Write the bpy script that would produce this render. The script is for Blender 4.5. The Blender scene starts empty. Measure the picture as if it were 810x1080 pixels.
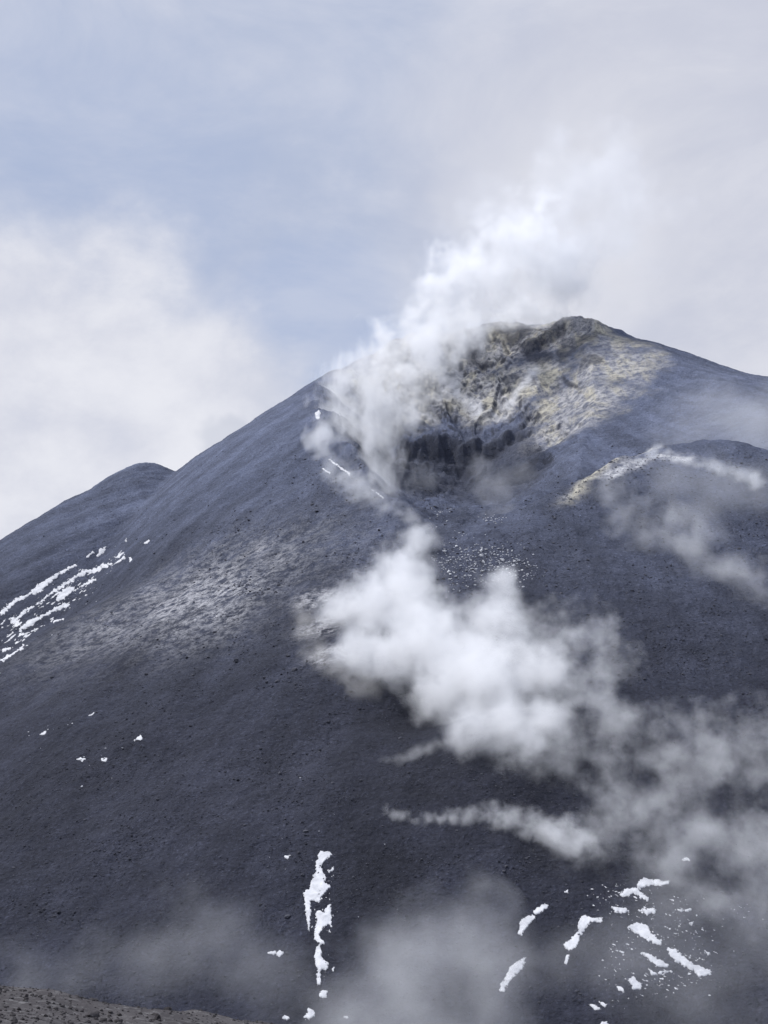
import bpy, math
import numpy as np
from mathutils import Vector

# ------------------------------------------------------------------ basics
rng = np.random.default_rng(7)
scene = bpy.context.scene
col = scene.collection
F = 1272.0                       # focal length in photo pixels (810x1080)
PITCH = math.atan(160.0 / F)     # camera looks slightly up
CP, SP = math.cos(PITCH), math.sin(PITCH)
D = 900.0                        # distance of the summit plane

def ray(px, py):
    u = (np.asarray(px, float) - 405.0) / F
    v = (540.0 - np.asarray(py, float)) / F
    return np.stack([u, CP - v * SP, SP + v * CP], -1)

def plane_pt(px, py, y):
    r = ray(px, py)
    return r * (np.asarray(y) / r[..., 1])[..., None]

# ------------------------------------------------------------------ noise (numpy)
def _h(i, j, k, s):
    n = (i * 73856093) ^ (j * 19349663) ^ (k * 83492791) ^ (s * 2654435 + 12345)
    n = n & 0x7fffffff
    n = ((n ^ (n >> 13)) * 1274126177) & 0x7fffffff
    n = ((n ^ (n >> 15)) * 668265263) & 0x7fffffff
    return (n ^ (n >> 16))

def noise2(x, y, s=0):
    xi = np.floor(x).astype(np.int64); yi = np.floor(y).astype(np.int64)
    fx = x - xi; fy = y - yi
    ux = fx * fx * fx * (fx * (fx * 6 - 15) + 10); uy = fy * fy * fy * (fy * (fy * 6 - 15) + 10)
    def g(di, dj):
        a = (_h(xi + di, yi + dj, 0, s) & 1023) * (2 * math.pi / 1024)
        return np.cos(a) * (fx - di) + np.sin(a) * (fy - dj)
    a = g(0, 0) * (1 - ux) + g(1, 0) * ux
    b = g(0, 1) * (1 - ux) + g(1, 1) * ux
    return (a * (1 - uy) + b * uy) * 1.5

def fbm(x, y, octv=4, s=0, gain=0.5, lac=2.03):
    t = 0; a = 1.0; n = 0
    for o in range(octv):
        t = t + a * noise2(x + o * 17.3, y - o * 9.1, s + o); n += a
        a *= gain; x = x * lac; y = y * lac
    return t / n * 1.4

def ridged(x, y, octv=4, s=0):
    t = 0; a = 1.0; n = 0
    for o in range(octv):
        t = t + a * (1 - np.abs(noise2(x + o * 5.3, y + o * 3.1, s + o)) * 2); n += a
        a *= 0.5; x = x * 2.07; y = y * 2.07
    return t / n

def noise3(x, y, z, s=0):
    xi = np.floor(x).astype(np.int64); yi = np.floor(y).astype(np.int64); zi = np.floor(z).astype(np.int64)
    fx, fy, fz = x - xi, y - yi, z - zi
    sm = lambda t: t * t * (3 - 2 * t)
    ux, uy, uz = sm(fx), sm(fy), sm(fz)
    r = 0
    for i in (0, 1):
        for j in (0, 1):
            for k in (0, 1):
                w = (ux if i else 1 - ux) * (uy if j else 1 - uy) * (uz if k else 1 - uz)
                r = r + w * ((_h(xi + i, yi + j, zi + k, s) & 1023) / 511.5 - 1)
    return r

def sstep(a, b, x):
    t = np.clip((x - a) / (b - a), 0, 1)
    return t * t * (3 - 2 * t)

# ------------------------------------------------------------------ terrain height
AX = float(plane_pt(535, 338, D)[0])
def profile(pts, extra):
    P = plane_pt([p[0] for p in pts], [p[1] for p in pts], D)
    r = list(np.abs(P[:, 0] - AX)); z = list(P[:, 2])
    for dr, dz in extra:
        r.append(r[-1] + dr); z.append(z[-1] + dz)
    o = np.argsort(r)
    r = np.array(r)[o]; z = np.array(z)[o]
    rr = np.linspace(0, 6000, 6001)
    zz = np.interp(rr, r, z)
    k = np.exp(-np.linspace(-2, 2, 25) ** 2); k /= k.sum()
    zp = np.concatenate([np.full(12, zz[0]), zz, np.full(12, zz[-1])])
    return rr, np.convolve(zp, k, 'valid')
PL = profile([(535, 340), (440, 350), (395, 372), (350, 398), (185, 518), (110, 592), (0, 738)], [(260, -140), (500, -150), (4000, -800)])
PR = profile([(535, 340), (600, 343), (640, 358), (690, 375), (740, 397), (785, 417), (812, 421), (870, 436), (1000, 470), (1150, 560)], [(300, -130), (500, -150), (4000, -800)])
Z0 = float(plane_pt(535, 338, D)[2])
def front_profile():
    r = np.array([0, 60, 140, 250, 350, 450, 560, 640, 700, 780, 900, 6000.])
    z = np.array([Z0, Z0 - 24, Z0 - 64, Z0 - 122, Z0 - 175, Z0 - 232, Z0 - 292, Z0 - 333, Z0 - 358, Z0 - 366, Z0 - 360, Z0 - 360])
    rr = np.linspace(0, 6000, 6001); zz = np.interp(rr, r, z)
    k = np.exp(-np.linspace(-2, 2, 61) ** 2); k /= k.sum()
    zp = np.concatenate([np.full(30, zz[0]), zz, np.full(30, zz[-1])])
    return rr, np.convolve(zp, k, 'valid')
PF = front_profile()
PB = (np.array([0, 60, 500, 1200, 6000.]), np.array([Z0, Z0 - 20, Z0 - 220, Z0 - 420, Z0 - 1200]))

def seg_dist(x, y, pts):
    best = np.full(x.shape, 1e9); side = np.zeros(x.shape); tt = np.zeros(x.shape)
    n = len(pts) - 1
    for i in range(n):
        ax, ay = pts[i]; bx, by = pts[i + 1]
        dx, dy = bx - ax, by - ay
        t = np.clip(((x - ax) * dx + (y - ay) * dy) / (dx * dx + dy * dy), 0, 1)
        d = np.hypot(x - ax - t * dx, y - ay - t * dy)
        m = d < best
        best = np.where(m, d, best)
        side = np.where(m, np.sign(dx * (y - ay) - dy * (x - ax)), side)
        tt = np.where(m, (i + t) / n, tt)
    return best, side, tt

def xy_at(px, py, y):
    p = plane_pt(px, py, y); return float(p[0]), float(p[1])

CRC = (xy_at(462, 440, 720)[0], 712.0)          # crater centre in plan
CRA, CRB = 78.0, 196.0
MOUND = [xy_at(580, 540, 512), xy_at(612, 525, 528), xy_at(640, 508, 545), xy_at(668, 490, 562), xy_at(690, 482, 571), xy_at(720, 484, 572), xy_at(760, 492, 564), xy_at(830, 512, 545)]
CLIFF = [xy_at(412, 478, 770), xy_at(428, 455, 768), xy_at(470, 445, 778), xy_at(500, 452, 770), xy_at(548, 448, 772), xy_at(563, 485, 748)]
SH = xy_at(156, 490, 830)                        # rounded shoulder on the left flank
HOLE = None

_cy = [500, 560, 640, 700, 770, 830, 900]
CXC = [xy_at(492, 545, 515)[0], xy_at(490, 540, 560)[0], xy_at(472, 510, 640)[0], xy_at(462, 490, 700)[0], xy_at(457, 460, 770)[0], xy_at(462, 400, 830)[0], xy_at(470, 350, 900)[0]]
CHW = [26, 38, 58, 72, 80, 86, 90]
def crater_u(x, y):
    w = fbm(x / 50, y / 50, 2, 40) * 0.12
    return (x - np.interp(y, _cy, CXC)) / np.interp(y, _cy, CHW) + w
def crater_rho(x, y):
    return np.hypot(crater_u(x, y), (y - 702) / 200)

def height(x, y, detail=True):
    dx, dy = x - AX, y - D
    r = np.hypot(dx, dy) + 1e-6
    c, s = dx / r, dy / r
    wl = np.where(c < 0, c * c, 0); wr = np.where(c > 0, c * c, 0)
    wf = np.where(s < 0, s * s, 0); wb = np.where(s > 0, s * s, 0)
    z = (wl * np.interp(r, *PL) + wr * np.interp(r, *PR) + wf * np.interp(r, *PF) + wb * np.interp(r, *PB))
    # shoulder (an older cone buried in the left flank)
    rs = np.hypot((x - SH[0]), (y - SH[1]) * 0.8)
    zs = float(plane_pt(156, 487.5, SH[1])[2]) + 0.82 * 20 - 0.82 * np.sqrt(rs * rs + 20 ** 2)
    k = 4.0
    h = np.clip(0.5 + 0.5 * (zs - z) / k, 0, 1)
    z = z * (1 - h) + zs * h + k * h * (1 - h)
    # crater scar, breached towards the valley, with a dark cliff across it
    rho = crater_rho(x, y)
    u = crater_u(x, y)
    yw = y + fbm(x / 40, y / 40, 3, 44) * 12
    T1 = np.interp(yw, [500, 530, 560, 600, 640, 700, 740, 783, 830, 870, 900], [0, 7, 17, 28, 36, 42, 47, 52, 47, 26, 0])
    T2 = np.interp(yw, [500, 530, 560, 600, 640, 700, 768, 800, 830, 870, 900], [0, 9, 22, 35, 45, 57, 72, 74, 64, 28, 0])
    d, side, tt = seg_dist(x, y, CLIFF)
    jag = fbm(x / 30, y / 30, 4, 77, 0.6) * 15
    csd = d * side + jag
    endw = sstep(0.0, 0.14, tt) * (1 - sstep(0.86, 1.0, tt))
    mixf = 0.5 + (0.75 * sstep(-5, 4, csd) + 0.25 * sstep(-22, -8, csd + fbm(x / 12, y / 12, 3, 79) * 8) - 0.5) * endw
    cross = np.where(u > 0, np.clip(1 - (u / 1.25) ** 2, 0, None) ** 1.3, np.clip(1 - u * u, 0, None) ** 1.2)
    z = z - (T2 * (1 - mixf) + T1 * mixf) * cross
    rb = np.hypot((x - xy_at(612, 450, 690)[0]) / 100, (y - 692) / 165)
    z = z - 31 * np.clip(1 - rb * rb, 0, None) ** 1.3
    # second crag under the summit
    d, side, tt = seg_dist(x, y, [xy_at(548, 378, 850), xy_at(590, 368, 862), xy_at(612, 372, 856), xy_at(636, 396, 838)])
    sd = d * side + fbm(x / 9, y / 9, 3, 91) * 5
    endw = sstep(0.0, 0.15, tt) * (1 - sstep(0.85, 1.0, tt))
    z = z + sstep(-4, 4, sd) * np.exp(-np.clip(sd, 0, None) / 22) * 11 * endw
    # mound on the right with a sharp crest
    d, side, tt = seg_dist(x, y, MOUND)
    amp = sstep(0, 0.4, tt) * 14
    sdm = -side * d                                  # positive in front of the crest
    z = z + amp * np.exp(-(d / np.where(sdm > 0, 55, 12)) ** 1.4) - sstep(0, 0.3, tt) * 11 * np.exp(-((sdm + 30) / 19) ** 2)
    z = z + 16 * np.exp(-(((x - 360) / 60) ** 2 + ((y - 1010) / 60) ** 2))
    # gentle lobes on the lower slope
    z = z + 4 * np.exp(-(((x - 40) / 70) ** 2 + ((y - 440) / 45) ** 2))
    z = z - 6 * np.exp(-(((x - 22) / 26) ** 2 + ((y - 385) / 14) ** 2))
    z = z + 5 * np.exp(-(((x - 30) / 45) ** 2 + ((y - 345) / 26) ** 2))
    if detail:
        z = z + fbm(x / 130, y / 130, 3, 3) * 5.0 * sstep(1500, 700, r) * (1 - np.exp(-(r / 260) ** 4) * 0.5)
        z = z + fbm(x / 22, y / 34, 4, 11) * 1.1
        z = z + fbm(x / 4.6, y / 5.0, 3, 21, 0.62) * 0.42
        # rugged crater rock
        cm = sstep(1.12, 0.85, rho)
        up = sstep(640, 760, y)
        rg = ridged(x / 34 + 0.3 * fbm(x / 40, y / 40, 2, 8), y / 34, 5, 31)
        z = z + cm * (rg - 0.55) * (2.0 + 1.6 * up)
        z = z + cm * fbm(x / 7, y / 7, 4, 55, 0.55) * (0.9 + 0.6 * up)
        ang = np.arctan2(x - xy_at(500, 440, 765)[0], (y - 745))
        rr_ = np.hypot(x - xy_at(500, 440, 765)[0], y - 745)
        rib = ridged(ang * 3.2 + fbm(x / 30, y / 30, 3, 66) * 0.5, rr_ / 110, 4, 67)
        z = z + cm * up * (rib - 0.5) * 9 * sstep(15, 70, rr_)
        srk = ridged(np.arctan2(dx, -dy) * 9, r / 260, 4, 68)
        z = z + (srk - 0.5) * 2.2 * sstep(120, 320, r) * sstep(760, 560, r)
        gull = ridged(x / 15 + y / 60, y / 130, 3, 61)
        z = z + sstep(1.5, 1.0, rho) * sstep(-40, 60, x - CRC[0]) * (gull - 0.5) * 3.0
        rim = sstep(60, 0, np.abs(r - 60)) * sstep(820, 870, y)
        z = z + rim * fbm(x / 12, y / 12, 4, 71, 0.6) * 3.5 * sstep(130, 60, x - AX + 0) 
    return z

# ------------------------------------------------------------------ mountain sheet (polar grid around the viewpoint)
NA, A0, A1 = 1150, -math.radians(33), math.radians(33)
az = np.linspace(A0, A1, NA)
rad = np.concatenate([np.linspace(90, 230, 50)[:-1], np.linspace(230, 540, 370)[:-1], np.linspace(540, 930, 440)[:-1], np.linspace(930, 1100, 60)[:-1], np.geomspace(1100, 6000, 40)])
NR = len(rad)
GA, GR = np.meshgrid(az, rad)
GX, GY = GR * np.sin(GA), GR * np.cos(GA)
GZ = height(GX, GY)
TAN = GZ / GR
RUN = np.maximum.accumulate(TAN, axis=0)

def hit(px, py):
    """where the sight lines through photo pixels meet the mountain"""
    d = ray(np.atleast_1d(px), np.atleast_1d(py))
    a = np.arctan2(d[:, 0], d[:, 1]); t = d[:, 2] / np.hypot(d[:, 0], d[:, 1])
    fa = np.clip((a - A0) / (A1 - A0) * (NA - 1), 0, NA - 1.001)
    out = np.zeros(len(a)); ok = np.ones(len(a), bool)
    for c in (0, 1):
        j = np.floor(fa).astype(int) + c
        w = (fa - np.floor(fa)) if c else 1 - (fa - np.floor(fa))
        rr = np.empty(len(a))
        for i in range(len(a)):
            q = RUN[:, j[i]]
            k = int(np.searchsorted(q, t[i]))
            if k >= NR: ok[i] = False; rr[i] = D; continue
            if k == 0: rr[i] = rad[0]; continue
            t0, t1 = TAN[k - 1, j[i]], TAN[k, j[i]]
            f = (t[i] - t0) / (t1 - t0) if t1 > t0 else 1.0
            rr[i] = rad[k - 1] + min(max(f, 0), 1) * (rad[k] - rad[k - 1])
        out += w * rr
    P = np.stack([out * np.sin(a), out * np.cos(a), out * t], -1)
    return P, ok

def hit1(px, py):
    P, ok = hit([px], [py]); return P[0]

def make_mesh(name, V, Q, mat=None, smooth=True, attrs=None):
    me = bpy.data.meshes.new(name)
    V = np.asarray(V, np.float32); Q = np.asarray(Q, np.int32); n = Q.shape[1]
    me.vertices.add(len(V)); me.vertices.foreach_set('co', V.ravel())
    me.loops.add(Q.size); me.loops.foreach_set('vertex_index', Q.ravel())
    me.polygons.add(len(Q)); me.polygons.foreach_set('loop_start', np.arange(0, Q.size, n, dtype=np.int32))
    me.polygons.foreach_set('loop_total', np.full(len(Q), n, np.int32))
    me.polygons.foreach_set('use_smooth', np.full(len(Q), smooth))
    for k, v in (attrs or {}).items():
        a = me.attributes.new(k, 'FLOAT', 'POINT'); a.data.foreach_set('value', np.asarray(v, np.float32).ravel())
    me.update(calc_edges=True)
    if mat: me.materials.append(mat)
    return me

def link(name, me, label=None, cat=None, group=None, kind=None, loc=None, parent=None):
    o = bpy.data.objects.new(name, me); col.objects.link(o)
    if loc is not None: o.location = loc
    if parent: o.parent = parent
    if label: o['label'] = label
    if cat: o['category'] = cat
    if group: o['group'] = group
    if kind: o['kind'] = kind
    return o

def grid_quads(nr, nc):
    i = np.arange(nr * nc).reshape(nr, nc)
    return np.stack([i[:-1, :-1], i[:-1, 1:], i[1:, 1:], i[1:, :-1]], -1).reshape(-1, 4)

# ------------------------------------------------------------------ node helper
class NT:
    def __init__(s, tree):
        s.t = tree; s.n = tree.nodes; s.l = tree.links
    def add(s, typ, **kw):
        n = s.n.new(typ)
        for k, v in kw.items():
            if k == 'ins':
                for a, b in v.items():
                    if isinstance(b, bpy.types.NodeSocket): s.l.new(b, n.inputs[a])
                    else: n.inputs[a].default_value = b
            else: setattr(n, k, v)
        return n
    def math(s, op, a, b=None, c=None, clamp=False):
        n = s.n.new('ShaderNodeMath'); n.operation = op; n.use_clamp = clamp
        for i, v in enumerate((a, b, c)):
            if v is None: continue
            if isinstance(v, bpy.types.NodeSocket): s.l.new(v, n.inputs[i])
            else: n.inputs[i].default_value = v
        return n.outputs[0]
    def vmath(s, op, a, b=None, scale=None):
        n = s.n.new('ShaderNodeVectorMath'); n.operation = op
        for i, v in enumerate((a, b)):
            if v is None: continue
            if isinstance(v, bpy.types.NodeSocket): s.l.new(v, n.inputs[i])
            else: n.inputs[i].default_value = v
        if scale is not None:
            if isinstance(scale, bpy.types.NodeSocket): s.l.new(scale, n.inputs['Scale'])
            else: n.inputs['Scale'].default_value = scale
        return n
    def noise(s, vec, scale, detail=3, rough=0.5, dist=0.0, out=0, lac=2.0):
        n = s.add('ShaderNodeTexNoise', ins={'Vector': vec, 'Scale': scale, 'Detail': detail, 'Roughness': rough, 'Distortion': dist, 'Lacunarity': lac})
        return n.outputs[out]
    def ramp(s, x, lo, hi, a=0.0, b=1.0, smooth=True):
        n = s.add('ShaderNodeMapRange', interpolation_type='SMOOTHSTEP' if smooth else 'LINEAR',
                  ins={'Value': x, 'From Min': lo, 'From Max': hi, 'To Min': a, 'To Max': b})
        return n.outputs[0]
    def mix(s, f, a, b):
        n = s.n.new('ShaderNodeMix'); n.data_type = 'RGBA'; n.clamp_factor = True
        for i, v in ((0, f), (6, a), (7, b)):
            if isinstance(v, bpy.types.NodeSocket): s.l.new(v, n.inputs[i])
            else: n.inputs[i].default_value = v if i == 0 else (*v, 1.0)[:4]
        return n.outputs[2]

def new_mat(name):
    m = bpy.data.materials.new(name); m.use_nodes = True
    m.node_tree.nodes.clear()
    return m, NT(m.node_tree)

# ------------------------------------------------------------------ mountain material
def rock_material():
    m, t = new_mat('volcanic_ash')
    geo = t.add('ShaderNodeNewGeometry'); P = geo.outputs['Position']
    at = lambda n: t.add('ShaderNodeAttribute', attribute_name=n).outputs['Fac']
    sul, pale, dark, haze_tint, crag = at('sulphur'), at('pale'), at('dark'), at('haze_tint'), at('crag')
    streak, chalk = at('streak'), at('chalk')
    n1 = t.noise(P, 0.011, 4, 0.55)
    n2 = t.noise(P, 0.085, 5, 0.6)
    n3 = t.noise(P, 0.95, 4, 0.75)
    n4 = t.noise(P, 0.26, 4, 0.65)
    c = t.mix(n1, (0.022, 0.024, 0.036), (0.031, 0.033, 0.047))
    hi = t.mix(n1, (0.080, 0.094, 0.142), (0.096, 0.109, 0.157))  # aerial haze painted into the albedo: lighter and bluer with height
    c = t.mix(haze_tint, c, hi)
    c = t.mix(t.ramp(n2, 0.35, 0.7), t.vmath('SCALE', c, scale=0.82).outputs[0], t.vmath('SCALE', c, scale=1.14).outputs[0])
    c = t.vmath('SCALE', c, scale=t.ramp(streak, 0.15, 0.85, 0.80, 1.24, False)).outputs[0]
    # coarse clinker: light and dark blocks
    c = t.mix(t.math('MULTIPLY', t.ramp(n3, 0.54, 0.68), 0.75), c, t.vmath('SCALE', c, scale=2.1).outputs[0])
    c = t.mix(t.math('MULTIPLY', t.ramp(n3, 0.46, 0.34), 0.8), c, t.vmath('SCALE', c, scale=0.38).outputs[0])
    # pale clinker field
    pn = t.math('MULTIPLY', pale, t.ramp(n4, 0.36, 0.62))
    pn2 = t.math('MULTIPLY', pn, t.ramp(n3, 0.33, 0.6, 0.25, 1.0))
    c = t.mix(pn2, c, (0.37, 0.37, 0.39))
    # crater rock, altered by fumes
    pst = t.add('ShaderNodeMapping', ins={'Vector': P, 'Rotation': (0, 0, 0.35), 'Scale': (1.0, 0.35, 0.35)}).outputs[0]
    v = t.noise(pst, 0.075, 5, 0.62, 0.6)
    v2 = t.noise(P, 0.22, 6, 0.75)
    gr = t.mix(t.ramp(v2, 0.38, 0.64), (0.20, 0.20, 0.215), (0.42, 0.415, 0.42))
    ye = t.mix(t.ramp(v2, 0.35, 0.65), (0.30, 0.28, 0.225), (0.50, 0.47, 0.385))
    al = t.mix(t.ramp(v, 0.44, 0.62), gr, ye)
    c = t.mix(t.math('MULTIPLY', sul, t.ramp(v2, 0.34, 0.54, 0.30, 1.0)), c, al)
    c = t.mix(t.math('MULTIPLY', crag, t.ramp(v2, 0.25, 0.65, 1.0, 0.75)), c, (0.038, 0.041, 0.055))
    c = t.mix(t.math('MULTIPLY', chalk, t.ramp(v2, 0.36, 0.6, 0.2, 1.0)), c, (0.50, 0.50, 0.52))
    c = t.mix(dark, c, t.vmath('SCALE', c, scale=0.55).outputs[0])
    b1 = t.add('ShaderNodeBump', ins={'Strength': 0.9, 'Distance': 0.8, 'Height': n3})
    b2 = t.add('ShaderNodeBump', ins={'Strength': 0.7, 'Distance': 2.0, 'Height': n4, 'Normal': b1.outputs[0]})
    bs = t.add('ShaderNodeBsdfPrincipled', ins={'Base Color': c, 'Roughness': 0.95, 'Normal': b2.outputs[0]})
    bs.inputs['Specular IOR Level'].default_value = 0.15
    o = t.add('ShaderNodeOutputMaterial'); t.l.new(bs.outputs[0], o.inputs[0])
    return m

def blob(cx, cy, cz, X, Y, Z, r):
    return np.exp(-(((X - cx) ** 2 + (Y - cy) ** 2 + (Z - cz) ** 2) / (r * r)))

rho = crater_rho(GX, GY)
ddx = np.gradient(GZ, axis=0) / np.gradient(GR, axis=0)
ddt = np.gradient(GZ, axis=1) / (GR * (az[1] - az[0]))
slope = np.hypot(ddx, ddt)
TH = np.arctan2(GX - AX, -(GY - D)); RD = np.hypot(GX - AX, GY - D)
streak = np.clip(0.5 + 0.55 * fbm(TH * 26, RD / 170 + 3, 5, 110, 0.62) + 0.35 * fbm(TH * 7, RD / 240, 3, 111), 0, 1)
ribc = ridged(np.arctan2(GX - xy_at(500, 440, 765)[0], GY - 745) * 3.2 + fbm(GX / 30, GY / 30, 3, 66) * 0.5, np.hypot(GX - xy_at(500, 440, 765)[0], GY - 745) / 110, 4, 67)
nz1 = fbm(GX / 45, GY / 45, 4, 101); nz2 = fbm(GX / 13, GY / 13, 3, 103)
# fume-altered ground: crater head wall, right wall and the mound crest
head = np.zeros_like(GX)
for px, py, rr in ((400, 400, 34), (420, 370, 34), (440, 400, 40), (470, 360, 34), (480, 410, 36), (515, 420, 32), (520, 370, 36), (560, 350, 34), (560, 400, 32), (440, 435, 20), (610, 352, 26)):
    c = hit1(px, py); head = np.maximum(head, blob(*c, GX, GY, GZ, rr))
head = sstep(0.2, 0.7, head + nz1 * 0.16 + nz2 * 0.06)
rw = np.zeros_like(GX)
for px, py, rr in ((640, 385, 40), (665, 385, 30), (625, 420, 34), (600, 455, 28), (585, 425, 32), (655, 362, 24), (575, 455, 18)):
    c = hit1(px, py); rw = np.maximum(rw, blob(*c, GX, GY, GZ, rr))
rw = sstep(0.1, 1.05, rw + nz1 * 0.45 + nz2 * 0.25) * sstep(0.03, 0.35, rw)
dm, sm_, tm = seg_dist(GX, GY, MOUND)
crest = 0.9 * np.exp(-(dm / 3.6) ** 2) * sstep(0.0, 0.1, tm) * (1 - sstep(0.5, 0.72, tm)) * sstep(-0.4, 0.3, nz2 + 0.2)
sul = np.clip(np.maximum(np.maximum(head, rw * 0.85), crest), 0, 1)
c = hit1(195, 632)
pale = np.zeros_like(GX)
for px, py, rr, w in ((200, 628, 46, 1), (150, 652, 38, .8), (240, 605, 36, .8), (110, 665, 34, .45), (290, 585, 36, .35), (215, 650, 30, .7), (345, 600, 40, .2)):
    c = hit1(px, py); pale = np.maximum(pale, w * blob(*c, GX, GY, GZ, rr))
pale = np.clip(pale * (0.85 + nz1 * 0.5 + nz2 * 0.4) * 1.15, 0, 1)
for px, py, rr in ((342, 660, 9), (350, 690, 7), (335, 632, 9)):
    c = hit1(px, py); pale = np.maximum(pale, 1.6 * blob(*c, GX, GY, GZ, rr))
pale = np.clip(pale, 0, 1)
cragm = sstep(1.2, 1.9, slope + nz2 * 0.2) * sstep(1.4, 1.1, rho)
dcl, scl, tcl = seg_dist(GX, GY, CLIFF)
sd_ = dcl * scl; floor_ = sstep(1.0, 0.8, rho) * sstep(8, -4, sd_ + nz2 * 6) * sstep(620, 700, GY)
cragm = np.maximum(cragm, floor_ * 0.8)
top = np.zeros_like(GX)
for px, py, rr in ((500, 350, 18), (525, 345, 14), (548, 352, 16), (560, 362, 12), (585, 345, 16), (605, 365, 16), (622, 378, 12), (570, 378, 12), (500, 380, 10), (545, 400, 9)):
    c = hit1(px, py); top = np.maximum(top, blob(*c, GX, GY, GZ, rr))
cragm = np.maximum(cragm, sstep(0.3, 0.75, top + nz2 * 0.5 + nz1 * 0.15) * 0.8)
cragm = np.maximum(cragm, sstep(0.45, 0.15, ribc + nz2 * 0.15) * sstep(1.1, 0.9, rho) * sstep(770, 800, GY) * 0.3)
facec = np.exp(-((dcl * scl + 6) / 11) ** 2) * sstep(0.02, 0.15, tcl) * (1 - sstep(0.85, 0.98, tcl))
cragm = np.maximum(cragm, facec)
chalk = np.zeros_like(GX)
for pl in ([(462, 398), (480, 415), (505, 436)], [(566, 392), (548, 410), (534, 428)], [(640, 505), (668, 488), (690, 481), (720, 484)], [(515, 436), (530, 440)]):
    pts = [tuple(hit1(*p)[:2]) for p in pl]
    dl, _, _ = seg_dist(GX, GY, pts); chalk = np.maximum(chalk, np.exp(-(dl / 4.5) ** 2))
chalk = np.clip(chalk * (0.9 + nz2 * 1.1 + nz1 * 0.3), 0, 1)
darkm = np.zeros_like(GX)  # dark patches; those below the dense steam cloud paint in its shadow
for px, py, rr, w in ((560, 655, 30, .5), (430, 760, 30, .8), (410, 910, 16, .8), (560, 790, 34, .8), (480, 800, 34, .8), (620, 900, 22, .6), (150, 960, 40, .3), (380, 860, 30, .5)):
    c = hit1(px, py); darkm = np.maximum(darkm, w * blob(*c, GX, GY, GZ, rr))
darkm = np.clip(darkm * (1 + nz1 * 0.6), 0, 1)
haze_tint = sstep(-40, 150, GZ + nz1 * 16)  # height mask for the haze painted on the upper slopes

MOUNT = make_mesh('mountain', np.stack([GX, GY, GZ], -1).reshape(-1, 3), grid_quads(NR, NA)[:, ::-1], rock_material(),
                  attrs=dict(sulphur=sul, pale=pale, dark=darkm, haze_tint=haze_tint, crag=cragm, streak=streak, chalk=chalk))
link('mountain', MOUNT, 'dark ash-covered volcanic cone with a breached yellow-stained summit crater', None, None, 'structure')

# ------------------------------------------------------------------ foreground rim of rubble
CREST = 55.0
def crest_row(px):
    return np.interp(px, [-400, 0, 55, 85, 110, 150, 205, 265, 300, 420, 900], [1030, 1037, 1040, 1046, 1050, 1055, 1062, 1073, 1079, 1110, 1260])
def rim_height(x, y):
    d = np.hypot(x, y); a = np.arctan2(x, y)
    px = 405 + F * np.tan(np.clip(a, -0.8, 0.8)) * 1.03
    r = ray(px, crest_row(px)); e = r[..., 2] / np.hypot(r[..., 0], r[..., 1])
    zc = e * CREST
    z = np.where(d < CREST, -1.7 + (zc + 1.7) * d / CREST, zc - (d - CREST) * 0.75)
    k = np.exp(-((d - CREST) / 3.0) ** 2)
    z = z - 0.28 * k
    z = z + fbm(x / 7, y / 7, 3, 201) * 0.34 * sstep(4, 25, d) + fbm(x / 1.5, y / 1.5, 4, 205, 0.6) * 0.10 * sstep(4, 25, d)
    return z
fa = np.linspace(-0.75, 0.75, 620)
fr = np.concatenate([np.linspace(0.3, 20, 30)[:-1], np.linspace(20, 62, 300)[:-1], np.linspace(62, 110, 40)])
FA, FR = np.meshgrid(fa, fr); FX, FY = FR * np.sin(FA), FR * np.cos(FA)
FZ = rim_height(FX, FY)

def scree_material(name, base):
    m, t = new_mat(name)
    geo = t.add('ShaderNodeNewGeometry'); P = geo.outputs['Position']
    oi = t.add('ShaderNodeObjectInfo').outputs['Random']
    n1 = t.noise(P, 0.35, 4, 0.6); n2 = t.noise(P, 3.2, 5, 0.65); n3 = t.noise(P, 11, 3, 0.6)
    c = t.mix(t.ramp(n1, 0.35, 0.65), base[0], base[1])
    c = t.mix(t.ramp(n2, 0.5, 0.72), c, base[2])
    c = t.mix(t.math('MULTIPLY', t.ramp(n3, 0.48, 0.33), 0.7), c, t.vmath('SCALE', c, scale=0.4).outputs[0])
    c = t.vmath('SCALE', c, scale=t.ramp(oi, 0, 1, 0.75, 1.3, False)).outputs[0]
    b = t.add('ShaderNodeBump', ins={'Strength': 0.8, 'Distance': 0.06, 'Height': n2})
    b2 = t.add('ShaderNodeBump', ins={'Strength': 0.6, 'Distance': 0.02, 'Height': n3, 'Normal': b.outputs[0]})
    bs = t.add('ShaderNodeBsdfPrincipled', ins={'Base Color': c, 'Roughness': 0.95, 'Normal': b2.outputs[0]})
    bs.inputs['Specular IOR Level'].default_value = 0.15
    o = t.add('ShaderNodeOutputMaterial'); t.l.new(bs.outputs[0], o.inputs[0])
    return m
SCREE = scree_material('brown_scree', ((0.036, 0.033, 0.035), (0.054, 0.050, 0.052), (0.105, 0.102, 0.104)))
link('hill', make_mesh('hill', np.stack([FX, FY, FZ], -1).reshape(-1, 3), grid_quads(len(fr), len(fa))[:, ::-1], SCREE),
     'brown rubble slope in the bottom corner of the view', None, None, 'structure')

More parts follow.
